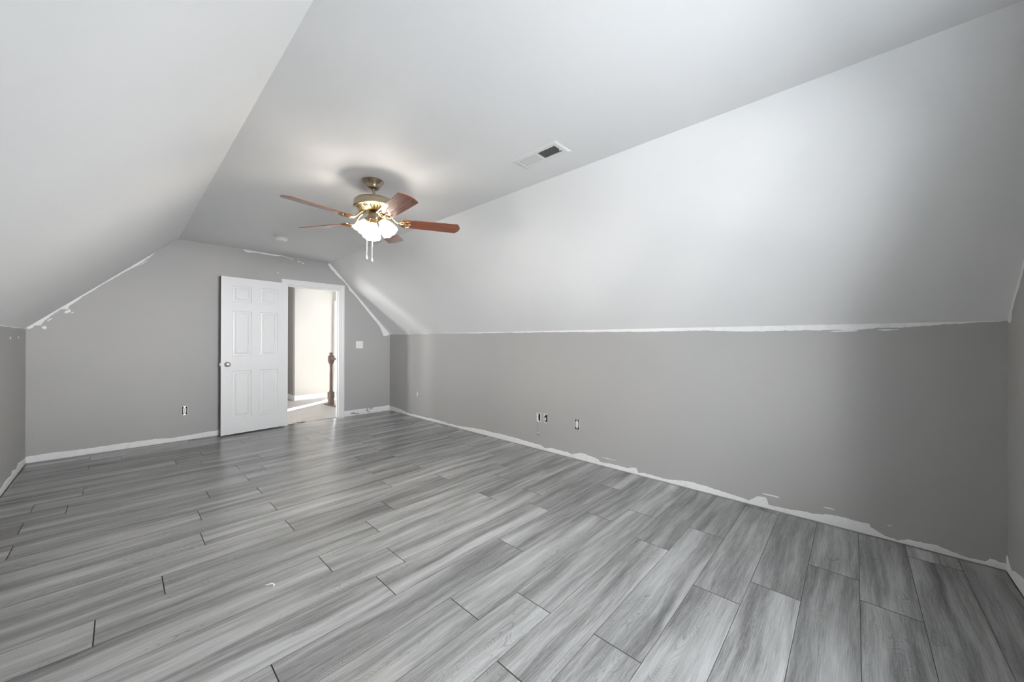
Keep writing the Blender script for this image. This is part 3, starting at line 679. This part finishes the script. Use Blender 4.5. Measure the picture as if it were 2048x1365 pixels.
for off, ztop, zbot in ((-0.046*RHO+0.0*KAP, 2.165, 1.853), (0.006*RHO+0.030*KAP, 2.150, 1.826)):
    bm = bmesh.new(); n_ = int((ztop-zbot-0.03)/0.006)
    tube(bm, [(off.x*(0.75 if i == 0 else 1), off.y*(0.75 if i == 0 else 1), zz(ztop-0.03*i)) for i in range(2)]+[(off.x, off.y, zz(ztop-0.03-0.0028*i)) for i in range(1, int((ztop-0.03-zbot-0.03)/0.0028))], [0.0017]*2+[0.0021 if i % 2 else 0.0013 for i in range(1, int((ztop-0.03-zbot-0.03)/0.0028))], 6)
    ch = link('pull_chain', bm, M['chain'], fan, 'all')
    bm = bmesh.new(); lathe(bm, [(0, 0.036), (0.003, 0.036), (0.0045, 0.026), (0.008, 0.012), (0.0085, 0.006), (0.006, 0.0), (0, 0.0)], 16, Matrix.Translation((off.x, off.y, zz(zbot))))
    link('chain_fob', bm, M['fob'], ch, 'auto')

# ------------------------------------------------------------------ hallway beyond the doorway
HY0, HY1, HX1 = D+TH, 8.37, 3.18
bm = bmesh.new()
prism(bm, [(-0.66, HY0-0.062), (DX0+0.016, HY0-0.062), (DX0+0.016, HY0-0.058), (2.0, HY0-0.052), (DX1-0.016, HY0-0.026), (DX1-0.016, HY0), (2.72, HY0), (2.72, 7.22), (HX1+0.02, 7.40), (HX1+0.02, HY1+0.02), (2.46, HY1+0.02), (2.46, 10.0), (1.10, 10.0), (1.10, HY1), (-0.66, HY1)], 'z', -0.10, 0.001)
bmesh.ops.triangulate(bm, faces=[f for f in bm.faces if len(f.verts) > 4])
struct(link('floor_hall', bm, M['hallfloor']), 'pale floor of the hallway seen through the doorway', 'floor')
bm = bmesh.new(); box(bm, 2.44, HX1+0.10, HY1, HY1+0.10, 0.0, 2.46)
struct(link('wall_hall_end', bm, M['cream']), 'bright cream hallway wall facing the doorway', 'wall')
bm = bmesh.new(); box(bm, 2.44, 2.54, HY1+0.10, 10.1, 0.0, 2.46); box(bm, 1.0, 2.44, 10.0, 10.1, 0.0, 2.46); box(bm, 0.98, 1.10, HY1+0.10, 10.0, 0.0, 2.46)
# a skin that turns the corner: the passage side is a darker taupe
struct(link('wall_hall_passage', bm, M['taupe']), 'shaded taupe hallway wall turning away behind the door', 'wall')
bm = bmesh.new()
for x0, x1, z0, z1 in ((-0.76, 0.10, 0, 2.46), (0.94, 1.10, 0, 2.46), (0.10, 0.94, 0, 0.75), (0.10, 0.94, 2.09, 2.46)): box(bm, x0, x1, HY1, HY1+0.10, z0, z1)
box(bm, 0.10, 0.94, HY1+0.09, HY1+0.10, 0.75, 2.09)
for z0, z1, y0, y1 in ((0, 2.46, HY0, 7.93), (0, 2.46, 8.27, HY1), (0, 0.70, 7.93, 8.27), (2.2, 2.46, 7.93, 8.27)): box(bm, -0.76, -0.66, y0, y1, z0, z1)
struct(link('wall_hall_left', bm, M['cream']), 'cream hallway wall left of the doorway', 'wall')
bm = bmesh.new()
# stair side wall with the bright glazed opening the sun comes through
for y0, y1, z0, z1 in ((HY0, 7.56, -1.3, 2.46), (7.56, 7.98, 0, 2.46), (7.98, 8.20, 2.05, 2.46), (8.20, HY1, 0, 2.46), (7.56, HY1, -1.3, 0.0)):
    box(bm, HX1, HX1+0.03, y0, y1, z0, z1)
fin = bmesh.new(); box(fin, HX1+0.031, HX1+1.0, 7.88, 7.975, -1.3, 2.7)  # added unseen fin, keeps sky light off the hall end wall
struct(link('sky_block_fin', fin, M['edge']), 'added unseen dark fin that blocks sky light beside the bright opening', 'wall')
struct(link('wall_hall_right', bm, M['cream']), 'cream hallway wall beside the stair', 'wall')
bm = bmesh.new(); box(bm, HX1-0.012, HX1, 8.197, 8.275, 0.0, 2.045, 0.003); box(bm, HX1-0.012, HX1, 7.92, 8.275, 2.045, 2.10, 0.003); box(bm, HX1-0.012, HX1, 7.92, 7.98, 0, 2.045, 0.003); box(bm, HX1-0.004, HX1+0.03, 8.19, 8.1995, 0.0, 2.045)
struct(link('trim_9', bm, M['trim']), 'white casing of the bright opening past the newel post', 'door casing')
bm = bmesh.new(); box(bm, -0.76, HX1+0.1, HY0, 10.1, 2.455, 2.55)
struct(link('ceiling_hall', bm, M['white']), 'white hallway ceiling', 'ceiling')
bm = bmesh.new()
for x0, x1, y0, y1 in ((2.428, HX1, HY1-0.012, HY1), (2.428, 2.44, HY1, 10.0)):
    box(bm, x0, x1, y0, y1, 0.001, 0.085); box(bm, x0 if x1 > 2.5 else x0+0.004, x1, y0+0.004 if x1 > 2.5 else y0, y1, 0.085, 0.10)
struct(link('baseboard_hall', bm, M['trim']), 'white baseboard along the hallway walls', 'baseboard')
# stairwell shaft under the rail
bm = bmesh.new(); box(bm, 2.62, 2.72, HY0, 7.30, -1.3, -0.10); box(bm, 2.62, HX1+0.1, HY0-0.02, HY0, -1.3, 0.0); box(bm, 2.72, HX1, HY0, 7.45, -1.4, -1.3)
struct(link('wall_stairwell', bm, M['cream']), 'cream stairwell sides below the hall floor', 'wall')
t = thing('newel_post', 'turned brown wooden newel post with handrail in the hallway', 'newel post', (2.752, 7.31, 0.0), (0, 0, 0.25))
def sq(bm, z0, z1, h, ch=0.006): box(bm, -h, h, -h, h, z0, z1, ch)
bm = bmesh.new(); sq(bm, 0.0, 0.250, 0.044); link('base_block', bm, M['newel'], t)
bm = bmesh.new(); lathe(bm, [(0.030, 0.245), (0.036, 0.256), (0.036, 0.264), (0.028, 0.275), (0.026, 0.30), (0.025, 0.60), (0.022, 0.72), (0.022, 0.745), (0.028, 0.752), (0.028, 0.760), (0.023, 0.768), (0.030, 0.780), (0.036, 0.79)], 24); link('shaft', bm, M['newel'], t, 'auto')
bm = bmesh.new(); lathe(bm, [(0.034, 0.784), (0.050, 0.822), (0.058, 0.835), (0.058, 0.925), (0.050, 0.938), (0.030, 0.962)], 8, Matrix.Rotation(PI/8, 4, 'Z')); link('cap_block', bm, M['newel'], t)
bm = bmesh.new(); lathe(bm, [(0.018, 0.958), (0.016, 0.970), (0.032, 0.978), (0.034, 0.988), (0.028, 1.000), (0.012, 1.006), (0, 1.007)], 24); link('finial', bm, M['newel'], t, 'auto')
bm = bmesh.new(); prism(bm, [(-0.026, 0.868), (0.026, 0.868), (0.030, 0.885), (0.026, 0.905), (0.012, 0.914), (-0.012, 0.914), (-0.026, 0.905), (-0.030, 0.885)], 'y', -1.11, -0.03)
link('handrail', bm, M['newel'], t, rot=(0, 0, -0.25))
bm = bmesh.new(); tube(bm, [(2.69, 7.44, 0.012), (2.715, 7.22, 0.012), (2.722, 6.90, 0.012), (2.722, HY0+0.02, 0.012)], 0.014, 8)
struct(link('trim_10', bm, M['newel']), 'rounded wooden nosing at the foot of the newel post', 'stair nosing')

# ------------------------------------------------------------------ loose bits on the floor
def crumple(bm, pts, w_, seed):
    rng = random.Random(seed); prev = None
    for p in pts:
        j = lambda: rng.uniform(-0.003, 0.003)
        q = [bm.verts.new((p[0]-w_/2+j(), p[1]+j(), p[2])), bm.verts.new((p[0]+w_/2+j(), p[1]+j(), p[2]+0.004+j())), bm.verts.new((p[0]+w_/2, p[1], p[2]-0.0015)), bm.verts.new((p[0]-w_/2, p[1], max(0.0002, p[2]-0.003)))]
        if prev:
            for k in range(4): bm.faces.new((prev[k], q[k], q[(k+1) % 4], prev[(k+1) % 4]))
        else: bm.faces.new(q)
        prev = q
    bm.faces.new(prev)
bm = bmesh.new(); tube(bm, [(0.497, 2.152, 0.003), (0.505, 2.140, 0.006), (0.516, 2.134, 0.009), (0.527, 2.128, 0.006), (0.530, 2.116, 0.003), (0.520, 2.108, 0.002)], [0.0015, 0.0024, 0.003, 0.0028, 0.002, 0.001], 6)
tag(link('paint_scrap', bm, M['patch'], None, 'all'), 'small curled white scrap lying on the planks mid floor', 'debris')
bm = bmesh.new()
crumple(bm, [(1.72, D+0.030, 0.004), (1.75, D+0.034, 0.012), (1.785, D+0.030, 0.020), (1.815, D+0.038, 0.012), (1.85, D+0.042, 0.010), (1.90, D+0.050, 0.004)], 0.018, 4)
tag(link('threshold_scrap', bm, M['dark']), 'torn dark scrap of underlayment lying in the doorway threshold', 'debris')
bm = bmesh.new(); prism(bm, [(DX0+0.016, D+0.052), (2.0, D+0.062), (DX1-0.016, D+0.088), (DX1-0.016, D+0.05), (DX0+0.016, D+0.05)], 'z', -0.06, -0.004)
struct(link('trim_11', bm, M['dark']), 'dark gap between the two floors in the doorway', 'threshold')
